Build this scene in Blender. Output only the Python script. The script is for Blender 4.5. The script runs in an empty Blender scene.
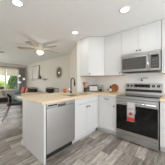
import bpy, bmesh, math, random
from mathutils import Vector, Matrix
random.seed(7)
R = math.radians
S = bpy.context.scene
C = S.collection

# ---------------------------------------------------------------- camera
cam_d = bpy.data.cameras.new('camera'); cam = bpy.data.objects.new('camera', cam_d); C.objects.link(cam)
cam.location = (2.095, -2.877, 1.201)
cam.rotation_euler = (R(90), 0, R(41.315))
cam_d.sensor_width = 36; cam_d.sensor_fit = 'HORIZONTAL'
cam_d.lens = 36 * 108.78 / 165
cam_d.shift_y = -0.64 / 165
cam_d.clip_start = 0.05; cam_d.clip_end = 200
S.camera = cam

# ---------------------------------------------------------------- sky, sun, exposure
W = bpy.data.worlds.new('World'); S.world = W; W.use_nodes = True
bg = W.node_tree.nodes['Background']
bg.inputs[0].default_value = (0.90, 0.95, 1.0, 1); bg.inputs[1].default_value = 3.6
sd = bpy.data.lights.new('sun', 'SUN'); sun = bpy.data.objects.new('sun', sd); C.objects.link(sun)
sd.energy = 4.0; sd.angle = R(1.5); sd.color = (1.0, 0.95, 0.86)
sun.rotation_euler = Vector((-0.42, -0.50, -0.80)).to_track_quat('-Z', 'Y').to_euler()
S.view_settings.view_transform = 'Standard'; S.view_settings.look = 'None'
S.view_settings.exposure = 0.17; S.view_settings.gamma = 1.0
S.view_settings.use_curve_mapping = False
CAN_POWER = 2.1
FAN_POWER = 4.0
def area(name, loc, target, sx, sy, power, col=(1, 1, 1)):          # unseen fill lamps added at the walls to brighten the rooms
    d = bpy.data.lights.new(name, 'AREA'); d.shape = 'RECTANGLE'; d.size = sx; d.size_y = sy; d.energy = power; d.color = col
    o = bpy.data.objects.new(name, d); C.objects.link(o); o.location = loc
    o.rotation_euler = (Vector(target)-Vector(loc)).to_track_quat('-Z', 'Y').to_euler(); return o
LIGHTS = dict(door=22, rear=58, bounce=17, right=47)  # strengths of the added fills; door is the unseen far-left one
area('living_fill', (-6.1, -3.2, 1.1), (-2.0, -2.4, .5), 2.0, 1.9, LIGHTS['door'], (.99, .99, 1))  # added fill brightening the living room floor from outside the view
area('rear_fill', (-4.7, -4.55, 1.2), (-4.0, 0, 1.2), 2.6, 2.0, LIGHTS['rear'], (.95, .975, 1))  # added fill at the solid rear wall, brightens the living room
area('ceiling_fill', (1.3, -4.3, 1.0), (.7, -2.4, 2.4), 2.4, 1.0, LIGHTS['bounce'], (.91, .955, 1))  # added upward lamp behind the camera to lift the ceiling
area('side_fill', (3.57, -1.65, 1.25), (0, -1.5, 1.3), 1.7, 1.9, LIGHTS['right'], (.90, .955, 1))  # added fill at the solid right wall, brightens the kitchen

# ---------------------------------------------------------------- materials
def s2l(c):
    return tuple((v/255/12.92 if v/255 <= .04045 else ((v/255+.055)/1.055)**2.4) for v in c) + (1,)

def mat(name, rgb, rough=.5, metal=0., var=.06, scale=8., stretch=(1, 1, 1), spec=.5, bump=0., emit=None, estr=0., coat=0.):
    m = bpy.data.materials.new(name); m.use_nodes = True
    nt = m.node_tree; n = nt.nodes; b = n['Principled BSDF']
    col = s2l(rgb)
    tc = n.new('ShaderNodeTexCoord'); mp = n.new('ShaderNodeMapping'); nz = n.new('ShaderNodeTexNoise')
    mp.inputs['Scale'].default_value = stretch
    nz.inputs['Scale'].default_value = scale; nz.inputs['Detail'].default_value = 4
    nt.links.new(tc.outputs['Object'], mp.inputs[0]); nt.links.new(mp.outputs[0], nz.inputs['Vector'])
    rp = n.new('ShaderNodeValToRGB')
    rp.color_ramp.elements[0].position = .3; rp.color_ramp.elements[1].position = .7
    rp.color_ramp.elements[0].color = tuple(v*(1-var) for v in col[:3]) + (1,)
    rp.color_ramp.elements[1].color = tuple(min(1, v*(1+var)) for v in col[:3]) + (1,)
    nt.links.new(nz.outputs['Fac'], rp.inputs[0]); nt.links.new(rp.outputs[0], b.inputs['Base Color'])
    b.inputs['Roughness'].default_value = rough; b.inputs['Metallic'].default_value = metal
    b.inputs['Specular IOR Level'].default_value = spec
    b.inputs['Coat Weight'].default_value = coat
    if bump:
        bp = n.new('ShaderNodeBump'); bp.inputs['Strength'].default_value = bump; bp.inputs['Distance'].default_value = .01
        nt.links.new(nz.outputs['Fac'], bp.inputs['Height']); nt.links.new(bp.outputs[0], b.inputs['Normal'])
    if emit:
        b.inputs['Emission Color'].default_value = s2l(emit); b.inputs['Emission Strength'].default_value = estr
    return m

def glass_mat(name, tint=(1, 1, 1), refl=.12):
    m = bpy.data.materials.new(name); m.use_nodes = True
    nt = m.node_tree; n = nt.nodes; n.remove(n['Principled BSDF'])
    t = n.new('ShaderNodeBsdfTransparent'); t.inputs[0].default_value = tint + (1,)
    g = n.new('ShaderNodeBsdfGlossy'); g.inputs['Roughness'].default_value = .02
    fr = n.new('ShaderNodeFresnel'); fr.inputs[0].default_value = 1.45
    mx = n.new('ShaderNodeMixShader')
    nt.links.new(fr.outputs[0], mx.inputs[0]); nt.links.new(t.outputs[0], mx.inputs[1]); nt.links.new(g.outputs[0], mx.inputs[2])
    nt.links.new(mx.outputs[0], n['Material Output'].inputs[0])
    return m

def cloth_mat(name, rgb, trans=.5):
    m = bpy.data.materials.new(name); m.use_nodes = True
    nt = m.node_tree; n = nt.nodes; n.remove(n['Principled BSDF'])
    d = n.new('ShaderNodeBsdfDiffuse'); t = n.new('ShaderNodeBsdfTranslucent'); mx = n.new('ShaderNodeMixShader')
    wv = n.new('ShaderNodeTexNoise'); wv.inputs['Scale'].default_value = 40
    rp = n.new('ShaderNodeValToRGB'); c = s2l(rgb)
    rp.color_ramp.elements[0].color = tuple(v*.94 for v in c[:3]) + (1,); rp.color_ramp.elements[1].color = c
    nt.links.new(wv.outputs['Fac'], rp.inputs[0])
    nt.links.new(rp.outputs[0], d.inputs[0]); nt.links.new(rp.outputs[0], t.inputs[0]); mx.inputs[0].default_value = trans
    nt.links.new(d.outputs[0], mx.inputs[1]); nt.links.new(t.outputs[0], mx.inputs[2])
    nt.links.new(mx.outputs[0], n['Material Output'].inputs[0])
    return m

def floor_mat():
    m = bpy.data.materials.new('wood_plank_floor'); m.use_nodes = True
    nt = m.node_tree; n = nt.nodes; b = n['Principled BSDF']; L = nt.links.new
    tc = n.new('ShaderNodeTexCoord'); mp = n.new('ShaderNodeMapping')
    mp.inputs['Rotation'].default_value = (0, 0, R(90))
    br = n.new('ShaderNodeTexBrick')
    br.offset = .37; br.inputs['Scale'].default_value = 1
    br.inputs['Brick Width'].default_value = .62; br.inputs['Row Height'].default_value = .155
    br.inputs['Mortar Size'].default_value = .0028; br.inputs['Bias'].default_value = 0
    br.inputs['Color1'].default_value = s2l((202, 193, 184)); br.inputs['Color2'].default_value = s2l((124, 114, 106))
    br.inputs['Mortar'].default_value = s2l((84, 78, 73))
    L(tc.outputs['Object'], mp.inputs[0]); L(mp.outputs[0], br.inputs['Vector'])
    mp2 = n.new('ShaderNodeMapping'); mp2.inputs['Scale'].default_value = (9, 1.6, 1)
    nz = n.new('ShaderNodeTexNoise'); nz.inputs['Scale'].default_value = 3; nz.inputs['Detail'].default_value = 8; nz.inputs['Roughness'].default_value = .65
    L(tc.outputs['Object'], mp2.inputs[0]); L(mp2.outputs[0], nz.inputs['Vector'])
    rp = n.new('ShaderNodeValToRGB')
    rp.color_ramp.elements[0].position = .3; rp.color_ramp.elements[0].color = (.36, .335, .31, 1)
    rp.color_ramp.elements[1].position = .72; rp.color_ramp.elements[1].color = (1.42, 1.42, 1.42, 1)
    L(nz.outputs['Fac'], rp.inputs[0])
    mx = n.new('ShaderNodeMix'); mx.data_type = 'RGBA'; mx.blend_type = 'MULTIPLY'; mx.inputs[0].default_value = .85
    L(br.outputs['Color'], mx.inputs[6]); L(rp.outputs[0], mx.inputs[7]); L(mx.outputs[2], b.inputs['Base Color'])
    b.inputs['Roughness'].default_value = .27; b.inputs['Specular IOR Level'].default_value = .5
    bp = n.new('ShaderNodeBump'); bp.inputs['Strength'].default_value = .15; bp.inputs['Distance'].default_value = .004
    L(nz.outputs['Fac'], bp.inputs['Height']); L(bp.outputs[0], b.inputs['Normal'])
    return m

M = {
 'floor': floor_mat(),
 'ceil': mat('ceiling_paint', (243, 243, 242), .9, var=.01),
 'wall': mat('warm_wall_paint', (222, 214, 204), .85, var=.015, scale=3),
 'splash': mat('backsplash_paint', (253, 252, 249), .5, var=.015, scale=3),
 'white': mat('white_cabinet_paint', (223, 223, 222), .38, var=.01, scale=3),
 'trim': mat('white_trim_paint', (240, 239, 237), .45, var=.01),
 'ply': mat('maple_plywood', (206, 178, 142), .6, var=.1, scale=6, stretch=(1, 12, 1)),
 'counter': mat('beige_laminate', (234, 213, 184), .42, var=.06, scale=5, stretch=(2, 9, 2)),
 'steel': mat('brushed_stainless', (204, 204, 204), .42, 1., var=.05, scale=5, stretch=(1, 1, 60)),
 'steel_app': mat('satin_stainless', (186, 186, 185), .33, 1., var=.05, scale=5, stretch=(1, 1, 60)),
 'steel_h': mat('polished_stainless', (214, 214, 214), .22, 1., var=.03, scale=5, stretch=(1, 40, 40)),
 'darksteel': mat('dark_stainless', (110, 110, 112), .35, 1., var=.05),
 'blackglass': mat('black_glass', (12, 12, 13), .06, var=.02, spec=.38),
 'window_black': mat('microwave_window', (84, 83, 82), .2, var=.05, scale=60),
 'black': mat('matte_black', (24, 24, 25), .45, var=.1),
 'blackmetal': mat('black_metal', (26, 26, 28), .35, .6, var=.05),
 'rubber': mat('dark_toe_kick', (42, 40, 39), .7, var=.1),
 'fabricwhite': mat('white_cotton', (250, 249, 247), .9, var=.03, scale=60, bump=.1),
 'red': mat('red_print', (206, 62, 48), .85, var=.08, scale=40),
 'orange': mat('amber_glaze', (206, 112, 40), .3, var=.12),
 'ceramic': mat('white_ceramic', (238, 236, 232), .25, var=.02),
 'board': mat('acacia_wood', (160, 100, 54), .5, var=.22, scale=4, stretch=(3, 3, 14)),
 'boardlight': mat('light_acacia_wood', (178, 118, 66), .5, var=.15, scale=4, stretch=(3, 3, 14)),
 'utensil': mat('beech_wood', (216, 152, 92), .55, var=.15, scale=10),
 'crock': mat('charcoal_stoneware', (62, 58, 55), .5, var=.12),
 'label': mat('cream_label', (232, 224, 208), .7, var=.03),
 'amberglass': mat('dark_amber_glass', (66, 40, 24), .12, var=.1, spec=.6),
 'fanblade': mat('driftwood_blade', (178, 160, 140), .5, var=.2, scale=5, stretch=(2, 14, 2)),
 'nickel': mat('brushed_nickel', (200, 190, 176), .3, 1., var=.03),
 'fanwhite': mat('fan_white', (236, 232, 224), .4, var=.01),
 'globe': mat('frosted_globe', (255, 246, 230), .4, var=.0, emit=(255, 240, 214), estr=1.3),
 'smallglobe': mat('small_frosted_globe', (250, 246, 238), .3, var=.0, emit=(255, 246, 230), estr=.35),
 'lens': mat('lamp_lens', (255, 255, 250), .4, var=.0, emit=(255, 250, 240), estr=6.0),
 'shade': cloth_mat('beige_roller_shade', (252, 246, 234), .62),
 'sheer': cloth_mat('grey_sheer_curtain', (236, 234, 236), .55),
 'teal': mat('teal_velvet', (122, 146, 146), .85, var=.1, scale=14),
 'rust': mat('rust_leather', (170, 84, 48), .6, var=.15, scale=12),
 'cushion': mat('light_grey_cushion', (196, 192, 188), .9, var=.06),
 'darkwood': mat('espresso_wood', (46, 38, 36), .5, var=.2, scale=6, stretch=(12, 1, 1)),
 'palewood': mat('pale_oak', (222, 200, 172), .5, var=.08, scale=5, stretch=(10, 1, 1)),
 'legwood': mat('walnut_leg', (168, 138, 118), .5, var=.12),
 'seatblack': mat('black_leatherette', (34, 31, 32), .5, var=.12),
 'bronze': mat('dark_bronze', (112, 94, 76), .45, .3, var=.15),
 'gold': mat('antique_gold', (150, 130, 102), .5, .3, var=.1),
 'mirrorglass': mat('mirror_glass', (200, 200, 200), .03, 1., var=0),
 'art': mat('sketched_paper', (224, 216, 208), .8, var=.16, scale=7, stretch=(3, 3, 1.5)),
 'frame': mat('grey_wood_frame', (132, 124, 118), .5, var=.1),
 'shelf': mat('grey_shelf_wood', (196, 189, 182), .6, var=.1, stretch=(1, 8, 8)),
 'glass': glass_mat('window_glass'),
 'clear': glass_mat('clear_bottle_glass', (.93, .95, .94)),
 'leaf': mat('hedge_leaf', (62, 92, 38), .5, var=.35, scale=9),
 'leaf2': mat('dark_shrub_leaf', (36, 60, 32), .5, var=.35, scale=9),
 'lime': mat('lime_leaf', (140, 158, 66), .5, var=.25, scale=9),
 'bark': mat('bark', (86, 70, 56), .9, var=.2),
 'lawn': mat('lawn', (104, 128, 70), .95, var=.25, scale=6),
 'stucco': mat('pale_stucco', (206, 200, 192), .9, var=.05),
 'petal': mat('orange_petal', (226, 130, 62), .7, var=.2, scale=30),
 'tealglaze': mat('teal_glaze', (92, 150, 146), .3, var=.1),
 'print': mat('grey_print', (120, 110, 104), .9, var=.05),
}

# ---------------------------------------------------------------- mesh helpers
class MB:
    def __init__(s): s.bm = bmesh.new()
    def merge(s, b, mtx=None, smooth=False, mi=0):
        if mtx is not None: b.transform(mtx)
        for f in b.faces: f.smooth = smooth; f.material_index = mi
        me = bpy.data.meshes.new('tmp'); b.to_mesh(me); b.free(); s.bm.from_mesh(me); bpy.data.meshes.remove(me)
        return s
    def box(s, p, q, bev=.003, mtx=None, mi=0):
        b = bmesh.new(); bmesh.ops.create_cube(b, size=1)
        for v in b.verts:
            v.co = Vector([(p[i]+q[i])/2 + v.co[i]*(q[i]-p[i]) for i in range(3)])
        mn = min(abs(q[i]-p[i]) for i in range(3))
        bev = min(bev, mn*.4)
        if bev > 0: bmesh.ops.bevel(b, geom=b.edges[:], offset=bev, segments=2, affect='EDGES', profile=.6)
        return s.merge(b, mtx, mi=mi)
    def soft(s, p, q, mtx=None, puff=1.0):            # pillow / cushion: rounded cube
        b = bmesh.new(); bmesh.ops.create_cube(b, size=2)
        bmesh.ops.subdivide_edges(b, edges=b.edges[:], cuts=5, use_grid_fill=True)
        for v in b.verts:
            c = v.co.copy(); e = []
            for i in range(3):
                o = [abs(c[j]) for j in range(3) if j != i]
                e.append(c[i]*(1-.14*puff*(o[0]**4+o[1]**4)/1.0*.9))
            for i in range(3): v.co[i] = (p[i]+q[i])/2 + e[i]*(q[i]-p[i])/2
        return s.merge(b, mtx, True)
    def lathe(s, prof, c=(0, 0, 0), n=24, mtx=None, cap=True, mi=0):
        b = bmesh.new(); rings = []
        for r, z in prof:
            rings.append([b.verts.new((c[0]+r*math.cos(2*math.pi*k/n), c[1]+r*math.sin(2*math.pi*k/n), c[2]+z)) for k in range(n)])
        for a, d in zip(rings, rings[1:]):
            for k in range(n): b.faces.new((a[k], a[(k+1) % n], d[(k+1) % n], d[k]))
        if cap:
            b.faces.new(rings[0][::-1]); b.faces.new(rings[-1])
        bmesh.ops.recalc_face_normals(b, faces=b.faces[:])
        return s.merge(b, mtx, True, mi)
    def tube(s, pts, r, n=10, mtx=None, r1=None, mi=0):
        b = bmesh.new(); pts = [Vector(p) for p in pts]; rings = []
        up = None
        for i, p in enumerate(pts):
            t = (pts[min(i+1, len(pts)-1)] - pts[max(i-1, 0)]).normalized()
            if up is None: up = t.orthogonal().normalized()
            else: up = (up - t*up.dot(t)).normalized()
            w = t.cross(up); rr = r if r1 is None else r+(r1-r)*i/(len(pts)-1)
            rings.append([b.verts.new(p + rr*(math.cos(2*math.pi*k/n)*up + math.sin(2*math.pi*k/n)*w)) for k in range(n)])
        for a, d in zip(rings, rings[1:]):
            for k in range(n): b.faces.new((a[k], a[(k+1) % n], d[(k+1) % n], d[k]))
        b.faces.new(rings[0][::-1]); b.faces.new(rings[-1])
        bmesh.ops.recalc_face_normals(b, faces=b.faces[:])
        return s.merge(b, mtx, True, mi)
    def prism(s, poly, z0, z1, bev=0, mtx=None, mi=0):
        b = bmesh.new(); lo = [b.verts.new((x, y, z0)) for x, y in poly]; hi = [b.verts.new((x, y, z1)) for x, y in poly]
        b.faces.new(lo[::-1]); b.faces.new(hi); n = len(poly)
        for k in range(n): b.faces.new((lo[k], lo[(k+1) % n], hi[(k+1) % n], hi[k]))
        bmesh.ops.recalc_face_normals(b, faces=b.faces[:])
        if bev: bmesh.ops.bevel(b, geom=b.edges[:], offset=bev, segments=2, affect='EDGES')
        return s.merge(b, mtx, mi=mi)
    def ball(s, c, r, sc=(1, 1, 1), mtx=None, sub=3):
        b = bmesh.new(); bmesh.ops.create_icosphere(b, subdivisions=sub, radius=r)
        for v in b.verts: v.co = Vector([c[i]+v.co[i]*sc[i] for i in range(3)])
        return s.merge(b, mtx, True)
    def cells(s, xs, ys, fill, z0, z1):
        b = bmesh.new(); vv = {}
        def V(i, j, k):
            if (i, j, k) not in vv: vv[(i, j, k)] = b.verts.new((xs[i], ys[j], (z0, z1)[k]))
            return vv[(i, j, k)]
        nx, ny = len(xs)-1, len(ys)-1
        f = lambda i, j: 0 <= i < nx and 0 <= j < ny and fill((xs[i]+xs[i+1])/2, (ys[j]+ys[j+1])/2)
        for i in range(nx):
            for j in range(ny):
                if not f(i, j): continue
                b.faces.new((V(i, j, 1), V(i+1, j, 1), V(i+1, j+1, 1), V(i, j+1, 1)))
                b.faces.new((V(i, j, 0), V(i, j+1, 0), V(i+1, j+1, 0), V(i+1, j, 0)))
                if not f(i-1, j): b.faces.new((V(i, j, 0), V(i, j, 1), V(i, j+1, 1), V(i, j+1, 0)))
                if not f(i+1, j): b.faces.new((V(i+1, j, 0), V(i+1, j+1, 0), V(i+1, j+1, 1), V(i+1, j, 1)))
                if not f(i, j-1): b.faces.new((V(i, j, 0), V(i+1, j, 0), V(i+1, j, 1), V(i, j, 1)))
                if not f(i, j+1): b.faces.new((V(i, j+1, 0), V(i, j+1, 1), V(i+1, j+1, 1), V(i+1, j+1, 0)))
        bmesh.ops.recalc_face_normals(b, faces=b.faces[:])
        return s.merge(b)
    def build(s, name, m, parent=None, loc=None, rz=0, smooth_all=False, bevel=0):
        me = bpy.data.meshes.new(name); s.bm.to_mesh(me); s.bm.free()
        for mm in (m if isinstance(m, (list, tuple)) else [m]): me.materials.append(M[mm])
        o = bpy.data.objects.new(name, me); C.objects.link(o)
        if parent is not None: o.parent = parent
        if loc is not None: o.location = loc
        o.rotation_euler.z = rz
        if bevel:
            md = o.modifiers.new('bevel', 'BEVEL'); md.width = bevel; md.segments = 2; md.limit_method = 'ANGLE'; md.angle_limit = R(40)
        return o

def tag(o, label, cat, group=None):
    o['label'] = label; o['category'] = cat
    if group: o['group'] = group
    return o
def thing(name, label, cat, loc=(0, 0, 0), rz=0, group=None):
    o = bpy.data.objects.new(name, None); o.empty_display_size = .1; C.objects.link(o)
    o.location = loc; o.rotation_euler = (0, 0, rz)
    return tag(o, label, cat, group)
def struct(o): o['kind'] = 'structure'; return o
def lab(o, t): o['label'] = t; return o
def T(x, y, z): return Matrix.Translation((x, y, z))
def RZ(a): return Matrix.Rotation(a, 4, 'Z')
def RX(a): return Matrix.Rotation(a, 4, 'X')
def RY(a): return Matrix.Rotation(a, 4, 'Y')

# ---------------------------------------------------------------- the room
H = 2.40
XW = -6.15          # window wall
YL = .35            # living room wall
struct(MB().box((XW-.15, -4.6, -.1), (3.6, YL+.15, 0), 0).build('floor', 'floor'))
struct(MB().box((XW-.15, -4.6, H), (3.6, YL+.15, H+.12), 0).build('ceiling', 'ceil'))
struct(MB().box((-.12, 0, 0), (3.6, .12, H), 0).build('wall_kitchen', 'splash'))
struct(MB().box((-.13, -.59, 0), (0, 0, H), .004).build('wall_partition', 'trim'))
A = Vector((-.13, -.56)); Bp = Vector((-1.5, YL))
struct(MB().prism([(A.x, A.y), (Bp.x, Bp.y), (Bp.x+.25, Bp.y+.1), (A.x, A.y+.17)], 0, H).build('wall_diagonal', 'wall'))
struct(MB().box((XW-.15, YL, 0), (-1.3, YL+.12, H), 0).build('wall_living', 'wall'))
WY0, WY1, WZ0, WZ1 = -1.72, -.13, .68, 2.08
mb = MB()
mb.box((XW-.15, -2.1, 0), (XW, WY0, H), 0).box((XW-.15, -4.6, 2.1), (XW, -2.1, H), 0).box((XW-.15, WY1, 0), (XW, YL, H), 0)  # unseen opening past the window, added to let in more sky light
mb.box((XW-.15, WY0, 0), (XW, WY1, WZ0), 0).box((XW-.15, WY0, WZ1), (XW, WY1, H), 0)
struct(mb.build('wall_window', 'wall'))
struct(MB().box((XW, -4.7, 0), (3.6, -4.6, H), 0).build('wall_rear', 'wall'))  # unseen wall, added to keep excess sky light out
struct(MB().box((3.6, -4.7, 0), (3.7, .12, H), 0).build('wall_right', 'wall'))  # also unseen, closes the open side against the sky light
# window: white frame, mullion, sill, two panes
mb = MB()
fx0, fx1 = XW-.10, XW-.02
mb.box((fx0, WY0, WZ0), (fx1, WY0+.05, WZ1)).box((fx0, WY1-.05, WZ0), (fx1, WY1, WZ1))
mb.box((fx0, WY0+.05, WZ0), (fx1, WY1-.05, WZ0+.05)).box((fx0, WY0+.05, WZ1-.05), (fx1, WY1-.05, WZ1))
mb.box((fx0, -.95, WZ0+.05), (fx1, -.875, WZ1-.05))
win = struct(mb.build('window_1', 'trim'))
MB().box((XW-.02, WY0-.05, WZ0-.04), (XW+.09, WY1+.05, WZ0)).build('window_sill', 'trim', win)
MB().box((XW-.065, WY0+.05, WZ0+.05), (XW-.055, -.95, WZ1-.05), 0).build('pane', 'glass', win)
MB().box((XW-.065, -.875, WZ0+.05), (XW-.055, WY1-.05, WZ1-.05), 0).build('pane', 'glass', win)
# baseboards
struct(MB().box((XW, YL-.015, 0), (-1.5, YL, .09)).build('baseboard_living', 'trim'))
struct(MB().box((XW, -2.1, 0), (XW+.015, YL-.015, .09)).build('baseboard_window', 'trim'))

# ---------------------------------------------------------------- cabinets
def door(parent, x0, x1, z0, z1, name='door', y=0., shaker=True, st=.055):
    mb = MB()
    if shaker and (z1-z0) > .25:
        mb.box((x0, y-.02, z0), (x0+st, y, z1), .002).box((x1-st, y-.02, z0), (x1, y, z1), .002)
        mb.box((x0+st, y-.02, z0), (x1-st, y, z0+st), .002).box((x0+st, y-.02, z1-st), (x1-st, y, z1), .002)
        mb.box((x0+st, y-.014, z0+st), (x1-st, y-.004, z1-st), 0)
    else:
        mb.box((x0, y-.02, z0), (x1, y, z1), .002)
    return mb.build(name, 'white', parent)
def knob(d, x, z, y=-.02):
    mb = MB(); mx = T(x, y, z) @ RX(R(90))
    mb.lathe([(.005, 0), (.005, .012), (.014, .016), (.016, .022), (.012, .028)], n=14, mtx=mx)
    return lab(mb.build('knob', 'black', d), 'round black knob')
def pull(d, x, z, w=.11, y=-.02):
    mb = MB().tube([(x-w/2, y-.028, z), (x+w/2, y-.028, z)], .006)
    mb.tube([(x-w/2+.015, y, z), (x-w/2+.015, y-.028, z)], .005).tube([(x+w/2-.015, y, z), (x+w/2-.015, y-.028, z)], .005)
    return lab(mb.build('handle', 'black', d), 'black bar pull')
CT = .874           # carcass top
g = .002
# sink base in the peninsula (faces +X)
t = thing('sink_base_cabinet', 'white two-door sink cabinet between the dishwasher and the inside corner', 'cabinet', (.61, -1.43, 0), R(90))
w = .80
mb = MB().box((0, 0, .1), (w, .016, CT), 0).box((0, .016, .1), (.016, .60, CT), 0).box((w-.016, .016, .1), (w, .60, CT), 0)
mb.box((.016, .016, .1), (w-.016, .60, .116), 0).box((.016, .585, .116), (w-.016, .60, CT), 0)
mb.build('carcass', 'white', t)
MB().box((0, .055, 0), (w, .07, .1), 0).build('toe_kick', 'white', t)
door(t, g, w-.02, .755, CT-.006, 'false_drawer_front')
sp = .39
d1 = door(t, g, sp-g, .105, .749); knob(d1, sp-.035, .675)
d2 = door(t, sp+g, w-.02, .105, .749); knob(d2, sp+.04, .675)
# corner/base cabinet left of range
t = thing('base_cabinet', 'white base cabinet with one drawer and one door left of the range', 'cabinet', (.63, -.61, 0))
w = 1.09-.63
MB().box((-.02, 0, .1), (w, .59, CT), 0).box((-.02, -.02, .1), (.018, .0, CT-.002), 0).build('carcass', 'white', t)
MB().box((-.075, .055, 0), (w, .07, .1), 0).build('toe_kick', 'white', t)
dr = door(t, .02, w-.004, .735, CT-.006, 'drawer'); pull(dr, .235, .81)
d = door(t, .02, w-.004, .105, .729); knob(d, w-.045, .67)
# right of the range
t = thing('base_cabinet', 'white base cabinet at the right edge, on the far side of the range', 'cabinet', (1.862, -.61, 0))
MB().box((0, 0, .1), (.60, .59, CT), 0).build('carcass', 'white', t)
MB().box((0, .055, 0), (.60, .07, .1), 0).build('toe_kick', 'white', t)
dr = door(t, .006, .594, .735, CT-.006, 'drawer'); pull(dr, .3, .81)
dr = door(t, .006, .594, .43, .729, 'drawer', shaker=False); pull(dr, .3, .66)
dr = door(t, .006, .594, .105, .424, 'drawer', shaker=False); pull(dr, .3, .35)

# peninsula end and back cladding
t = thing('peninsula_panel', 'white end panel of the peninsula beside the dishwasher', 'panel', (0, -2.07, 0))
MB().box((-.145, 0, 0), (.645, .035, CT), .003).build('end_panel', 'white', t)
MB().box((-.145, .035, 0), (-.135, 1.44, CT), .002).build('back_panel', 'white', t)
MB().box((-.162, -.014, 0), (-.09, .034, .095), .003).box((-.162, .034, 0), (-.145, 1.44, .095), .003).build('baseboard', 'trim', t)
# worktops
def ctop(x, y):
    if .12 < x < .52 and ((-1.41 < y < -1.045) or (-1.01 < y < -.66)): return False
    if x < 0 and y > -.595: return False
    if y > -.65 and x > -.0: return True
    return x < .655
mb = MB().cells([-.355, 0, .12, .52, .655, 1.09], [-2.10, -1.41, -1.045, -1.01, -.66, -.65, -.595, -.001],
                ctop, CT, .914)
tag(mb.build('worktop', 'counter', bevel=.004), 'beige L-shaped countertop running over the peninsula into the corner', 'countertop')
tag(MB().box((1.858, -.65, CT), (2.47, -.001, .914), .004).build('worktop', 'counter'), 'short beige countertop piece right of the range', 'countertop')
# sink
t = thing('kitchen_sink', 'double-bowl stainless sink set into the peninsula countertop', 'sink', (0, 0, .872))
for (y0, y1) in ((-1.41, -1.045), (-1.01, -.66)):
    x0, x1 = .12, .52; dp = -.17; mb = MB()
    mb.box((x0-.012, y0-.0, dp), (x0, y1, 0), 0).box((x1, y0, dp), (x1+.012, y1, 0), 0)
    mb.box((x0, y0-.012, dp), (x1, y0, 0), 0).box((x0, y1, dp), (x1, y1+.012, 0), 0)
    mb.box((x0-.012, y0-.012, dp-.01), (x1+.012, y1+.012, dp), 0)
    bw = mb.build('bowl', 'steel', t)
    MB().lathe([(.04, 0), (.04, .004), (.012, .005)], ((x0+x1)/2, (y0+y1)/2, dp)).build('drain', 'steel_h', bw)
# faucet
t = thing('kitchen_faucet', 'matte black gooseneck faucet behind the sink', 'faucet', (.035, -.98, .914), R(-12))
MB().lathe([(.027, 0), (.027, .01), (.02, .016), (.018, .05)]).build('base', 'blackmetal', t)
pts = [(0, 0, .05), (0, 0, .30)] + [(.085-.085*math.cos(a), 0, .30+.085*math.sin(a)) for a in [R(x) for x in range(15, 181, 15)]] + [(.17, 0, .28)]
MB().tube(pts, .012, 12).build('spout', 'blackmetal', t)
MB().tube([(.17, 0, .285), (.17, 0, .19)], .017, 12).build('spray_head', 'blackmetal', t)
MB().tube([(0, 0, .04), (.0, -.045, .055), (.02, -.085, .08)], .008).build('handle', 'blackmetal', t)

# dishwasher (faces +X): local x = world Y
t = thing('dishwasher', 'stainless steel dishwasher built into the peninsula', 'dishwasher', (.61, -2.03, 0), R(90))
w = .596
MB().box((.004, .03, .1), (w, .58, .868), 0).build('tub', 'darksteel', t)
mb = MB().box((.014, -.022, .115), (w-.006, .03, .80), .006).box((.014, -.022, .806), (w-.006, .03, .868), .005)
dd = mb.build('door', 'steel', t)
MB().box((.03, -.0235, .828), (.20, -.021, .850), .001).build('control_panel', 'black', dd)
lab(MB().box((.215, -.024, .795), (.375, -.020, .845), .002).build('pocket_handle', 'darksteel', dd), 'dark recessed pocket handle')
MB().box((.24, -.035, .835), (.35, -.022, .855), .003).build('latch', 'steel_h', dd)
MB().box((.004, .05, 0), (w, .065, .1), 0).build('toe_kick', 'rubber', t)
MB().box((0.004, .004, .0), (.014, .03, .868), 0).build('gap_strip', 'rubber', t)  # dark strip drawn for the black gap beside the end panel

# ---------------------------------------------------------------- upper cabinets
UZ0, UZ1 = 1.36, 2.396
t = thing('corner_wall_cabinet', 'white diagonal corner wall cabinet above the toaster', 'cabinet', (0, 0, UZ0))
poly = [(.002, -.002), (.002, -.61), (.305, -.61), (.61, -.305), (.61, -.002)]
MB().prism(poly, .012, UZ1-UZ0).build('carcass', 'white', t)
lab(MB().prism([(x*.985+.003, y*.985-.003) for x, y in poly], 0, .012).build('bottom_panel', 'ply', t), 'bare wood underside')
dd = door(t, 0, .425, .01, UZ1-UZ0-.004)
dd.location = (.306, -.609, 0); dd.rotation_euler.z = R(45)
knob(dd, .03, .055)
def upper(name, label, x0, x1, z0, doors, knobs):
    t = thing(name, label, 'cabinet', (x0, -.305, z0)); h = UZ1-z0; w = x1-x0
    MB().box((0.001, 0, .012), (w-.001, .303, h), 0).build('carcass', 'white', t)
    lab(MB().box((.003, .002, 0), (w-.003, .30, .012), 0).build('bottom_panel', 'ply', t), 'bare wood underside')
    for (a, b), kx in zip(doors, knobs):
        d = door(t, a+g, b-g, .006, h-.004); knob(d, kx, .05)
upper('wall_cabinet', 'white single-door wall cabinet between corner cabinet and microwave', .612, 1.09, UZ0, [(.012, .477)], [.44])
upper('wall_cabinet', 'short white two-door cabinet directly above the microwave', 1.092, 1.854, 1.825, [(0, .362), (.362, .762)], [.332, .395])
upper('wall_cabinet', 'white wall cabinet at the right edge, past the microwave', 1.858, 2.46, UZ0, [(0, .30), (.30, .602)], [.27, .33])

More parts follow.
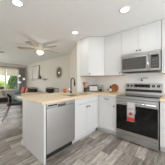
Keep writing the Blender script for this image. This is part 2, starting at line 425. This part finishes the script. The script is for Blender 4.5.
# ---------------------------------------------------------------- microwave
t = thing('microwave', 'stainless over-the-range microwave under the short cabinet', 'microwave', (1.096, -.002, 1.415))
w, h = .754, .40
MB().box((0, -.37, 0), (w, 0, h), .004).build('body', 'darksteel', t)
MB().box((0, -.405, .335), (w, -.37, h), .006).build('top_vent', 'steel_app', t)
dd = MB().box((0, -.405, .01), (.57, -.37, .333), .008).build('door', 'steel_app', t)
MB().box((.035, -.409, .055), (.515, -.403, .305), .003).build('door_window', 'window_black', dd)
mb = MB().tube([(.555, -.445, .03), (.555, -.445, .315)], .013, 12)
mb.tube([(.555, -.40, .05), (.555, -.445, .05)], .008).tube([(.555, -.40, .295), (.555, -.445, .295)], .008)
MB_h = mb.build('handle', 'steel_h', dd)
cp = MB().box((.574, -.405, .01), (w, -.37, .333), .006).build('control_panel', 'steel_app', t)
MB().box((.592, -.409, .05), (w-.022, -.403, .315), .003).build('keypad', 'window_black', cp)
MB().box((.61, -.412, .265), (w-.04, -.408, .30), .001).build('display', 'blackglass', cp)
for k in range(3):
    MB().box((.614, -.412, .085+k*.055), (w-.044, -.4085, .115+k*.055), .002).build('button', 'darksteel', cp)
MB().box((.05, -.34, -.008), (w-.05, -.05, 0), .002).build('underside_grille', 'black', t)

# ---------------------------------------------------------------- range
t = thing('kitchen_range', 'stainless freestanding range with black glass oven door', 'range', (1.094, 0, 0))
w = .758
MB().box((.002, -.62, .05), (w-.002, -.03, .898), .003).build('body', 'darksteel', t)
ck = MB().box((0, -.645, .899), (w, -.03, .912), .004).build('cooktop_frame', 'steel_app', t)
ct = MB().box((.02, -.615, .9115), (w-.02, -.105, .917), .002).build('cooktop_glass', 'blackglass', t)
for (x, y, r) in ((.19, -.47, .095), (.57, -.47, .105), (.19, -.23, .075), (.57, -.23, .075), (.38, -.20, .05)):
    MB().lathe([(r-.004, 0), (r-.004, .0006), (r, .0006), (r, 0)], (x, y, .917), 32, cap=False).build('burner', 'darksteel', ct)
# backguard
bgd = MB().prism([(-.10, .912), (-.03, .912), (-.03, 1.165), (-.075, 1.165)], 0, w, .004,
       mtx=Matrix(((0, 0, 1, 0), (1, 0, 0, 0), (0, 1, 0, 0), (0, 0, 0, 1)))).build('backguard', 'steel_app', t)
bt = T(0, -.0885, 1.038) @ RX(R(5.6)*-1)
MB().box((.01, -.007, -.07), (w-.01, .004, -.012), .001, mtx=bt).build('vent_slot', 'black', bgd)
ds = MB().box((.205, -.006, .035), (.535, .004, .105), .002, mtx=bt).build('display', 'blackglass', bgd)
for k in range(5):
    MB().box((.225+k*.062, -.0085, .05), (.225+k*.062+.03, -.005, .06), .001, mtx=bt).build('button', 'darksteel', ds)
for x in (.06, .145, .60, .69):
    kb = MB().lathe([(.030, 0), (.030, .004), (.024, .006), (.021, .028), (.017, .03)], n=20, mtx=bt @ T(x, -.001, .068) @ RX(R(90))).build('knob', 'black', bgd)
    MB().box((x-.003, -.037, .068-.02), (x+.003, -.030, .068+.02), .001, mtx=bt).build('pointer', 'steel_h', kb)
# oven door
MB().box((0, -.648, .862), (w, -.615, .898), .006).build('front_trim', 'steel_app', t)
od = MB().box((.002, -.655, .142), (w-.002, -.62, .856), .006).build('oven_door', 'steel_app', t)
MB().box((.012, -.659, .218), (w-.012, -.652, .735), .002).build('oven_window', 'blackglass', od)
mb = MB().tube([(.03, -.715, .795), (w-.03, -.715, .795)], .0135, 12)
mb.box((.045, -.715, .782), (.075, -.65, .808), .004).box((w-.075, -.715, .782), (w-.045, -.65, .808), .004)
mb.build('handle', 'steel_h', od)
MB().box((.002, -.652, .022), (w-.002, -.62, .134), .006).build('drawer', 'steel_app', t)
for x in (.05, w-.05):
    for y in (-.57, -.10): MB().lathe([(.02, 0), (.02, .05)], (x, y, 0), 12).build('foot', 'black', t)
# towel over the oven handle
t = thing('dish_towel', 'white towel with red print hanging from the oven handle', 'towel', (1.425, -.715, .795))
prof = [(-.0185, -.345), (-.0175, -.15), (-.0165, 0)] + [(.0165*-math.cos(R(a)), .0165*math.sin(R(a))) for a in range(20, 180, 20)] + [(.0165, 0), (.019, -.10), (.021, -.20)]
mb = MB(); b = bmesh.new(); rows = []
for i in range(9):
    x = -.072+.144*i/8; rows.append([b.verts.new((x+.004*math.sin(z*20), y-.0015*math.sin(i*1.6)*(1 if y < 0 and z < -.02 else 0), z)) for y, z in prof])
for a, d in zip(rows, rows[1:]):
    for k in range(len(prof)-1): b.faces.new((a[k], d[k], d[k+1], a[k+1]))
bmesh.ops.solidify(b, geom=b.faces[:], thickness=.003)
bmesh.ops.recalc_face_normals(b, faces=b.faces[:]); mb.merge(b, None, True)
cl = mb.build('cloth', 'fabricwhite', t)
mb = MB().box((-.066, -.0262, -.335), (.062, -.0225, -.270), .001)
lab(mb.build('printed_band', 'red', cl), 'red printed band near the hem')
mb = MB()
for (x, z, r) in ((-.016, -.19, .017), (.012, -.182, .015), (.0, -.213, .015), (-.03, -.212, .008), (.028, -.208, .009)):
    mb.lathe([(r, 0), (r, .003)], n=14, mtx=T(x, -.0215, z) @ RX(R(90)))
lab(mb.build('printed_motif', 'red', cl), 'red printed motif')
mb = MB()
pp = [(-.045+i*.0075, -.0225, -.105+.012*math.sin(i*1.7)) for i in range(13)]
mb.tube(pp, .0022, 6)
lab(mb.build('printed_line', 'red', cl), 'thin red printed line')

# ---------------------------------------------------------------- things on the worktop
CTOP = .914
t = thing('toaster', 'black and white toaster standing in the counter corner', 'toaster', (.17, -.19, CTOP), R(38))
MB().box((-.135, -.08, .012), (.135, .08, .185), .03).build('body', 'black', t)
lab(MB().box((-.118, -.084, .022), (.118, -.06, .162), .008).build('side_panel', 'ceramic', t), 'white side panel')
MB().box((-.095, -.04, .18), (.095, -.018, .187), .002).build('slot', 'blackmetal', t)
MB().box((-.095, .018, .18), (.095, .04, .187), .002).build('slot', 'blackmetal', t)
MB().box((.133, -.015, .11), (.16, .015, .125), .004).build('lever', 'blackmetal', t)
for sx in (-1, 1):
    for sy in (-1, 1): MB().lathe([(.012, 0), (.012, .014)], (sx*.10, sy*.05, 0), 10).build('foot', 'black', t)
t = thing('utensil_crock', 'dark stoneware crock left of the toaster', 'crock', (.05, -.42, CTOP))
MB().lathe([(.04, 0), (.047, .01), (.05, .115), (.048, .12), (.044, .115), (.04, .015)]).build('pot', 'crock', t)
ut = [('wooden_spoon', 'wooden spoon leaning left in the dark crock', -.035, .0, -10, 0), ('wooden_spatula', 'flat wooden spatula upright in the dark crock', .005, .015, 2, 8),
      ('wooden_fork', 'wooden fork leaning right in the dark crock', .03, -.01, 11, -4), ('wooden_ladle', 'wooden ladle with a round bowl in the dark crock', -.012, -.035, -6, 10)]
for nm, lb, dx, dy, ax, ay in ut:
    mx = T(dx*.5, dy*.5, .055) @ RY(R(ax)) @ RX(R(ay))
    mb = MB().tube([(0, 0, 0), (0, 0, .17)], .006, 8, mtx=mx)
    if nm == 'wooden_spoon': mb.ball((0, 0, .195), .024, (1, .4, 1.35), mtx=mx, sub=2)
    elif nm == 'wooden_spatula': mb.box((-.026, -.004, .16), (.026, .004, .235), .003, mtx=mx)
    elif nm == 'wooden_fork':
        mb.box((-.022, -.004, .16), (.022, .004, .195), .003, mtx=mx)
        for q in (-.016, 0, .016): mb.box((q-.005, -.004, .19), (q+.005, .004, .235), .002, mtx=mx)
    else: mb.ball((0, 0, .19), .027, (1, .8, 1), mtx=mx, sub=2)
    tag(mb.build(nm, 'utensil', None, (.05, -.42, CTOP)), lb, 'utensil', 'wooden utensils in the crock')
t = thing('glass_bottle', 'clear glass bottle against the backsplash', 'bottle', (.42, -.09, CTOP))
MB().lathe([(.033, 0), (.035, .01), (.035, .12), (.014, .16), (.013, .20)]).build('body', 'clear', t)
MB().lathe([(.015, .195), (.015, .22)], n=14).build('cap', 'label', t)
t = thing('low_dark_object', 'low dark round object between the toaster and the glass bottle', 'jar', (.345, -.075, CTOP))  # round object drawn for the dark spot beside the toaster
MB().lathe([(.04, 0), (.045, .01), (.045, .045), (.035, .055)]).build('body', 'crock', t)
MB().lathe([(.036, .055), (.036, .064), (.01, .068), (.01, .078)], n=18).build('lid', 'blackmetal', t)
t = thing('soap_bottle', 'dark amber bottle with a cream label before the cutting boards', 'bottle', (.70, -.13, CTOP))
MB().lathe([(.028, 0), (.031, .008), (.031, .115), (.013, .14), (.012, .155)]).build('body', 'amberglass', t)
lab(MB().lathe([(.0318, .03), (.0318, .105)], cap=False).build('paper_label', 'label', t), 'cream paper label')
MB().lathe([(.014, .153), (.014, .175), (.006, .178), (.006, .19)], n=14).build('cap', 'black', t)
t = thing('spice_jar', 'small pale jar left of the amber bottle', 'jar', (.635, -.13, CTOP))
MB().lathe([(.02, 0), (.022, .005), (.022, .06), (.018, .068)]).build('body', 'label', t)
MB().lathe([(.02, .067), (.02, .085)], n=16).build('lid', 'blackmetal', t)
def board(label, x, y, r, m, tilt):
    mb = MB(); mx = RX(R(-tilt))
    po = [(r*math.cos(a), r+r*math.sin(a)*1.0) for a in [2*math.pi*k/32 for k in range(32)]]
    mb.prism(po, -.009, .009, .003, mtx=mx @ RX(R(90)))
    o = mb.build('cutting_board', m, None, (x, y, CTOP+.004))
    return tag(o, label, 'cutting board')
board('larger round wooden cutting board leaning on the backsplash', .775, -.058, .113, 'board', 9)
board('smaller lighter round wooden board leaning in front of the larger one', .745, -.095, .075, 'boardlight', 12)
t = thing('mug', 'amber mug on the peninsula left of the faucet', 'mug', (-.20, -.99, CTOP))
MB().lathe([(.034, 0), (.046, .012), (.05, .05), (.044, .085), (.036, .10), (.033, .098), (.03, .02)]).build('body', 'orange', t)
MB().tube([(-.044, 0, .08), (-.072, 0, .075), (-.078, 0, .05), (-.066, 0, .025), (-.044, 0, .02)], .006).build('handle', 'orange', t)
t = thing('canister', 'white ceramic canister on the peninsula beside the amber mug', 'canister', (-.225, -.82, CTOP))
MB().lathe([(.04, 0), (.045, .006), (.045, .09)]).build('body', 'ceramic', t)
MB().lathe([(.046, .09), (.046, .102), (.012, .108), (.012, .12)]).build('lid', 'ceramic', t)
# folded wall tap above the range
t = thing('pot_filler', 'small dark grey folded tap on the backsplash above the range', 'tap', (1.45, -.001, 1.235))
MB().lathe([(.02, 0), (.02, .012)], n=16, mtx=RX(R(90))).build('wall_plate', 'darksteel', t)
MB().tube([(0, -.01, 0), (0, -.05, 0), (0, -.05, .05), (.03, -.05, .055), (.12, -.05, .055), (.12, -.05, .03)], .007).build('arm', 'darksteel', t)

# ---------------------------------------------------------------- ceiling fittings
for x, y, lb in ((.27, -2.29, 'recessed ceiling light at the upper left, nearest the camera'), (1.43, -1.06, 'recessed ceiling light in front of the range'),
             (.22, -1.02, 'recessed ceiling light above the sink'),
             (1.55, -2.75, 'added unseen fill light over the near end of the kitchen floor'), (2.75, -1.9, 'added unseen fill light at the right end of the kitchen')):  # last two are unseen, added to brighten the kitchen
    t = thing('recessed_light', lb, 'ceiling light', (x, y, H), group='recessed ceiling lights')
    MB().lathe([(.062, -.001), (.085, -.001), (.088, -.008), (.062, -.012)], cap=False).build('trim_ring', 'trim', t)
    MB().lathe([(.001, -.004), (.062, -.004), (.062, -.002), (.001, -.002)]).build('lens', 'lens', t)
    ld = bpy.data.lights.new('lamp', 'AREA'); ld.shape = 'DISK'; ld.size = .12; ld.energy = CAN_POWER; ld.color = (1, .98, .95)
    lo = bpy.data.objects.new('lamp', ld); C.objects.link(lo); lo.parent = t; lo.location = (0, 0, -.016)
t = thing('ceiling_vent', 'small ceiling air vent at the far left', 'vent', (-3.22, -1.75, H))
MB().box((-.15, -.09, -.012), (.15, .09, 0), .003).build('frame', 'trim', t)
mb = MB()
for k in range(6): mb.box((-.13, -.07+k*.025, -.016), (.13, -.058+k*.025, -.011), .001)
mb.build('louvre', 'darksteel', t)

t = thing('ceiling_fan', 'white five-blade ceiling fan with a frosted globe light', 'ceiling fan', (-1.28, -1.13, H))
MB().lathe([(.085, 0), (.095, -.02), (.09, -.05), (.14, -.06), (.15, -.085), (.15, -.135), (.11, -.16), (.06, -.165)][::-1], n=32).build('motor_housing', 'fanwhite', t)
MB().lathe([(.07, -.20), (.075, -.19), (.075, -.165), (.05, -.163)], n=24).build('light_collar', 'nickel', t)
gb = MB().lathe([(.012, -.315), (.06, -.305), (.098, -.27), (.108, -.235), (.095, -.205), (.07, -.195)], n=28).build('globe', 'globe', t)
base = 41.315
for k in range(5):
    a = R(base + 190 + 72*k)
    mx = RZ(a) @ T(0, 0, -.125) @ RX(R(10))
    b = bmesh.new()
    out = [(.20, -.05), (.30, -.062), (.62, -.072), (.655, -.06), (.67, -.03), (.67, .03), (.655, .06), (.62, .072), (.30, .062), (.20, .05)]
    mb = MB().prism(out, -.004, .004, .002, mtx=mx)
    bl = mb.build('blade', 'fanblade', t)
    MB().box((.12, -.03, .004), (.29, .03, .011), .002, mtx=mx).build('blade_arm', 'nickel', bl)
ld = bpy.data.lights.new('bulb', 'POINT'); ld.energy = FAN_POWER; ld.color = (1, .9, .76); ld.shadow_soft_size = .1
lo = bpy.data.objects.new('bulb', ld); C.objects.link(lo); lo.parent = t; lo.location = (0, 0, -.45)

# ---------------------------------------------------------------- window dressing
for (y0, y1, lb) in ((-1.70, -.96, 'beige roller shade over the left pane, pulled partway down'), (-.87, -.14, 'beige roller shade over the right pane, pulled partway down')):
    t = thing('roller_shade', lb, 'window shade', (XW+.03, (y0+y1)/2, 2.08))
    hw = (y1-y0)/2
    MB().tube([(0, -hw, 0), (0, hw, 0)], .022).build('roller', 'trim', t)
    MB().box((-.003, -hw+.01, -.46), (.0, hw-.01, -.01), 0).build('fabric', 'shade', t)
    MB().box((-.008, -hw+.01, -.48), (.005, hw-.01, -.458), .003).build('hem_bar', 'trim', t)
t = thing('curtain_rod', 'grey curtain rod running along above the window', 'curtain rod', (XW+.10, -.85, 2.16))
MB().tube([(0, -1.15, 0), (0, 1.10, 0)], .014).build('rod', 'darksteel', t)
for y in (-1.0, 1.0): MB().tube([(0, y, 0), (-.098, y, 0)], .008).build('bracket', 'darksteel', t)
def curtain(label, y0, y1):
    b = bmesh.new(); n = 60; lo = []; hi = []
    for i in range(n+1):
        y = y0+(y1-y0)*i/n; x = .035*math.sin(i/n*math.pi*2*6)
        lo.append(b.verts.new((x*1.2, y-(y0+y1)/2, .02))); hi.append(b.verts.new((x*.6, y-(y0+y1)/2, 2.13)))
    for i in range(n): b.faces.new((lo[i], lo[i+1], hi[i+1], hi[i]))
    bmesh.ops.solidify(b, geom=b.faces[:], thickness=.003)
    mb = MB().merge(b, None, True)
    return tag(mb.build('curtain', 'sheer', None, (XW+.10, (y0+y1)/2, 0)), label, 'curtain')
curtain('grey sheer curtain gathered at the right of the window', -.17, .25)

# ---------------------------------------------------------------- living and dining things
t = thing('window_bench', 'low dark bench with light cushion under the window', 'bench', (-5.80, -1.75, 0))
MB().box((-.26, -.95, .06), (.26, .85, .27), .006).build('base', 'darkwood', t)
for sy in (-.88, .78):
    for sx in (-.2, .2): MB().box((sx-.03, sy-.03, 0), (sx+.03, sy+.03, .06), .003).build('foot', 'darkwood', t)
MB().soft((-.27, -.96, .27), (.27, .86, .37), puff=.35).build('cushion', 'cushion', t)
t = thing('flower_pot', 'teal pot of orange flowers on the window bench', 'potted plant', (-5.72, -1.12, .372))
MB().lathe([(.06, 0), (.085, .03), (.09, .11), (.07, .13)]).build('pot', 'tealglaze', t)
mb = MB()
for k in range(26):
    a = random.random()*6.28; r = random.random()*.13; z = .20+random.random()*.14
    mb.ball((r*math.cos(a), r*math.sin(a), z), .026, (1, 1, .7), sub=1)
mb.build('blossoms', 'petal', t)
mb = MB()
for k in range(12):
    a = k*.55; mb.tube([(0, 0, .10), (.05*math.cos(a), .05*math.sin(a), .17), (.12*math.cos(a), .12*math.sin(a), .24)], .006, 6, r1=.002)
mb.build('stems', 'leaf2', t)

t = thing('sofa', 'teal velvet sofa in the far corner by the curtain', 'sofa', (-4.75, -.22, 0))
MB().box((-.78, -.42, .12), (.78, .36, .30), .04).build('base', 'teal', t)
for sx in (-.78, .78):
    MB().box((sx-.10, -.45, .12), (sx+.10, .38, .55), .07).build('arm', 'teal', t)
MB().box((-.70, .16, .28), (.70, .38, .70), .07).build('backrest', 'teal', t)
MB().soft((-.68, -.44, .29), (0, .17, .43), puff=.5).build('seat_cushion', 'teal', t)
MB().soft((0, -.44, .29), (.68, .17, .43), puff=.5).build('seat_cushion', 'teal', t)
for sx in (-.7, .7):
    for sy in (-.36, .28): MB().lathe([(.018, 0), (.025, .13)], (sx, sy, 0), 10).build('foot', 'darkwood', t)
def pillow(label, x, y, rz, m):
    mx = RX(R(-14))
    o = MB().soft((-.19, -.07, 0), (.19, .07, .44), mtx=mx, puff=1.1).build('throw_pillow', m, None, (x, y, .455), rz)
    tag(o, label, 'pillow', 'rust pillows on the sofa')
pillow('rust orange throw pillow on the sofa, nearest the curtain', -5.215, -.24, R(10), 'rust')
pillow('rust orange throw pillow on the sofa, under the wall shelf', -4.66, -.24, R(-8), 'rust')

t = thing('floor_lamp', 'floor lamp with three white globes before the curtain', 'floor lamp', (-5.86, -.02, 0))
MB().lathe([(.12, 0), (.12, .015), (.02, .025)]).build('base', 'blackmetal', t)
MB().tube([(0, 0, .02), (0, 0, 1.72)], .01).build('pole', 'nickel', t)
for (dx, dy, z) in ((-.03, -.16, 1.60), (.10, .06, 1.38), (-.02, -.14, 1.16)):
    ar = MB().tube([(0, 0, z+.12), (dx*.6, dy*.6, z+.14), (dx, dy, z+.09)], .006).build('arm', 'nickel', t)
    MB().ball((dx, dy, z), .07).build('globe', 'smallglobe', ar)

t = thing('wall_shelf', 'grey floating shelf on the living room wall', 'shelf', (-4.30, YL, 1.375))
MB().box((-1.0, -.20, -.05), (.98, -.001, 0), .004).build('board', 'shelf', t)
for x in (-.7, .7): MB().box((x-.012, -.12, -.085), (x+.012, -.001, -.05), .003).build('bracket', 'shelf', t)
t = thing('framed_picture', 'tall framed sketch leaning on the wall shelf', 'picture', (-4.58, .27, 1.376))
mx = RX(R(-4))
mb = MB().box((-.40, -.014, 0), (-.37, .014, .84), .003, mtx=mx).box((.37, -.014, 0), (.40, .014, .84), .003, mtx=mx)
mb.box((-.37, -.014, 0), (.37, .014, .03), .003, mtx=mx).box((-.37, -.014, .81), (.37, .014, .84), .003, mtx=mx)
mb.build('frame', 'frame', t)
MB().box((-.37, -.004, .03), (.37, .004, .81), 0, mtx=mx).build('artwork', 'art', t)
t = thing('vase', 'small dark vase on the wall shelf beside the picture', 'vase', (-3.90, .24, 1.376))
MB().lathe([(.03, 0), (.055, .03), (.06, .07), (.03, .12), (.025, .16), (.03, .18)]).build('body', 'crock', t)
t = thing('sunburst_mirror', 'round sunburst mirror on the living room wall', 'mirror', (-2.27, YL-.002, 1.655))
mx = RX(R(90))
MB().lathe([(.10, 0), (.145, 0), (.15, .012), (.135, .024), (.10, .014)], n=40, mtx=mx, cap=False).build('frame', 'bronze', t)
MB().lathe([(.001, .004), (.11, .004), (.11, .012), (.001, .012)], n=40, mtx=mx).build('glass', 'mirrorglass', t)
mb = MB()
for k in range(36):
    a = 2*math.pi*k/36; r1 = .32 if k % 2 == 0 else .27
    mb.tube([(.15*math.cos(a), -.010, .15*math.sin(a)), (r1*math.cos(a), -.010, r1*math.sin(a))], .008, 6, r1=.005)
mb.build('rays', 'gold', t)

# dining table and chairs
t = thing('dining_table', 'round pale wood dining table behind the peninsula', 'table', (-2.10, -.90, 0))
MB().lathe([(.46, .72), (.50, .725), (.50, .75)], n=48).build('tabletop', 'palewood', t)
MB().lathe([(.28, 0), (.28, .015), (.05, .05), (.04, .40), (.05, .70), (.16, .72)], n=28).build('pedestal', 'blackmetal', t)
def chair(label, x, y, rz, group=None, kind='shell'):
    # local: sitter faces +x
    t = thing('dining_chair', label, 'chair', (x, y, 0), rz, group)
    mb = MB().box((-.21, -.22, .45), (.22, .22, .51), .022)
    mb.build('seat', 'seatblack', t)
    if kind == 'shell':
        b = bmesh.new(); rows = []
        for i in range(13):
            a = R(-34+68*i/12); row = []
            for z, rr in ((.47, .34), (.60, .37), (.72, .385), (.82, .395)):
                zz = z if z < .78 else z - .10*(abs(a)/R(34))**2
                row.append(b.verts.new((.16-rr*math.cos(a), rr*math.sin(a), zz)))
            rows.append(row)
        for p, q in zip(rows, rows[1:]):
            for k in range(3): b.faces.new((p[k], q[k], q[k+1], p[k+1]))
        bmesh.ops.solidify(b, geom=b.faces[:], thickness=.022)
        bmesh.ops.recalc_face_normals(b, faces=b.faces[:])
        MB().merge(b, None, True).build('backrest', 'seatblack', t)
        legm = 'legwood'
    else:
        pts = [(-.20, -.19, .47), (-.235, -.21, .80)] + [(-.24, -.20+.05*(1-math.cos(R(a))), .86+.05*math.sin(R(a))) for a in (0, 45, 90)]
        pts += [(-.24, .20-.05*(1-math.cos(R(a))), .86+.05*math.sin(R(a))) for a in (90, 45, 0)] + [(-.235, .20, .80), (-.20, .19, .47)]
        MB().tube(pts, .012, 8).build('back_frame', 'blackmetal', t)
        mb = MB()
        for k in range(4): mb.tube([(-.21, -.12+k*.08, .49), (-.24, -.12+k*.08, .905)], .004, 6)
        for z in (.62, .76): mb.tube([(-.225, -.19, z), (-.225, .19, z)], .005, 6)
        mb.build('back_grid', 'blackmetal', t)
        legm = 'blackmetal'
        if kind == 'pad': MB().box((-.235, -.18, .60), (-.205, .18, .87), .012).build('back_pad', 'seatblack', t)
    for sx, sy in ((1, 1), (1, -1), (-1, 1), (-1, -1)):
        MB().tube([(sx*.15, sy*.15, .455), (sx*(.25 if sx > 0 else .31), sy*.24, 0)], .019, 10, r1=.011).build('leg', legm, t)
    return t
chair('black shell dining chair with walnut legs nearest the peninsula', -2.0, -1.62, R(66))
chair('black chair with padded back across the table, below the wall shelf', -3.12, -.54, R(-25), kind='pad')
chair('black chair with padded back, between the shelf chair and the wire-backed chair', -2.62, -.03, R(-52), kind='pad')
chair('black wire-backed chair standing below the sunburst mirror', -2.08, -.20, R(-90), kind='wire')

# ---------------------------------------------------------------- outdoors
o = tag(MB().box((-30, -22, -.35), (XW-.16, 22, -.15), 0).build('lawn', 'lawn'), 'green lawn outside the window', 'lawn'); o['kind'] = 'structure'
def bush(name, label, x, y, rx, ry, rz, m, n, ls=.09, cat='bush', group=None):
    t = thing(name, label, cat, (x, y, -.15), 0, group); b = bmesh.new()
    for k in range(n):
        u = random.uniform(-1, 1); a = random.random()*6.2832; s = math.sqrt(1-u*u)
        q = random.uniform(.72, 1.03)*(1+.10*math.sin(5*a+3*u))
        c = Vector((rx*s*math.cos(a)*q, ry*s*math.sin(a)*q, rz*(1+u*q)))
        nrm = Vector((random.gauss(0, 1), random.gauss(0, 1), random.gauss(.4, 1))).normalized()
        e = nrm.orthogonal().normalized(); f = nrm.cross(e); L = ls*random.uniform(.7, 1.3)
        pts = [c-e*L, c-f*L*.4+nrm*L*.12, c+e*L, c+f*L*.4+nrm*L*.12]
        vs = [b.verts.new(p) for p in pts]; b.faces.new(vs)
    MB().merge(b).build('foliage', m, t)
    mb = MB()
    for k in range(5):
        a = k*1.26; mb.tube([(0, 0, 0), (rx*.3*math.cos(a), ry*.3*math.sin(a), rz*.8), (rx*.6*math.cos(a), ry*.6*math.sin(a), rz*1.4)], .03, 6, r1=.008)
    mb.build('stems', 'bark', t)
bush('hedge_bush', 'lime green sunlit bush outside the left window pane', -10.8, -.2, .8, .75, .70, 'lime', 1800)
bush('hedge_bush', 'dark green low bush outside the left pane, in front of the lime one', -8.3, -.95, .55, .52, .50, 'leaf2', 1500)
bush('hedge_bush', 'dark green shrub outside at the right edge of the window', -9.1, .95, .5, .42, .98, 'leaf2', 1500)
bush('hedge_bush', 'mid green bush low outside the middle of the right pane', -8.3, .18, .5, .45, .52, 'leaf', 1400)
bush('garden_tree', 'leafy tree standing far outside behind the bushes', -13.6, 2.1, .9, .9, 1.2, 'leaf', 2600, .16, 'tree')
t = thing('neighbour_house', 'pale house wall seen far outside through the window', 'building', (-17.8, 3.6, -.15))
MB().box((-1.5, -2.5, 0), (1.5, 3.5, 3.6), .02).build('wall', 'stucco', t)
MB().prism([(-1.9, 3.6), (1.9, 3.6), (0, 4.7)], -2.8, 3.8, mtx=Matrix(((1, 0, 0, 0), (0, 0, 1, 0), (0, 1, 0, 0), (0, 0, 0, 1)))).build('roof', 'crock', t)
MB().box((1.48, -1.6, 1.0), (1.52, -.4, 2.2), .005).build('window', 'window_black', t)
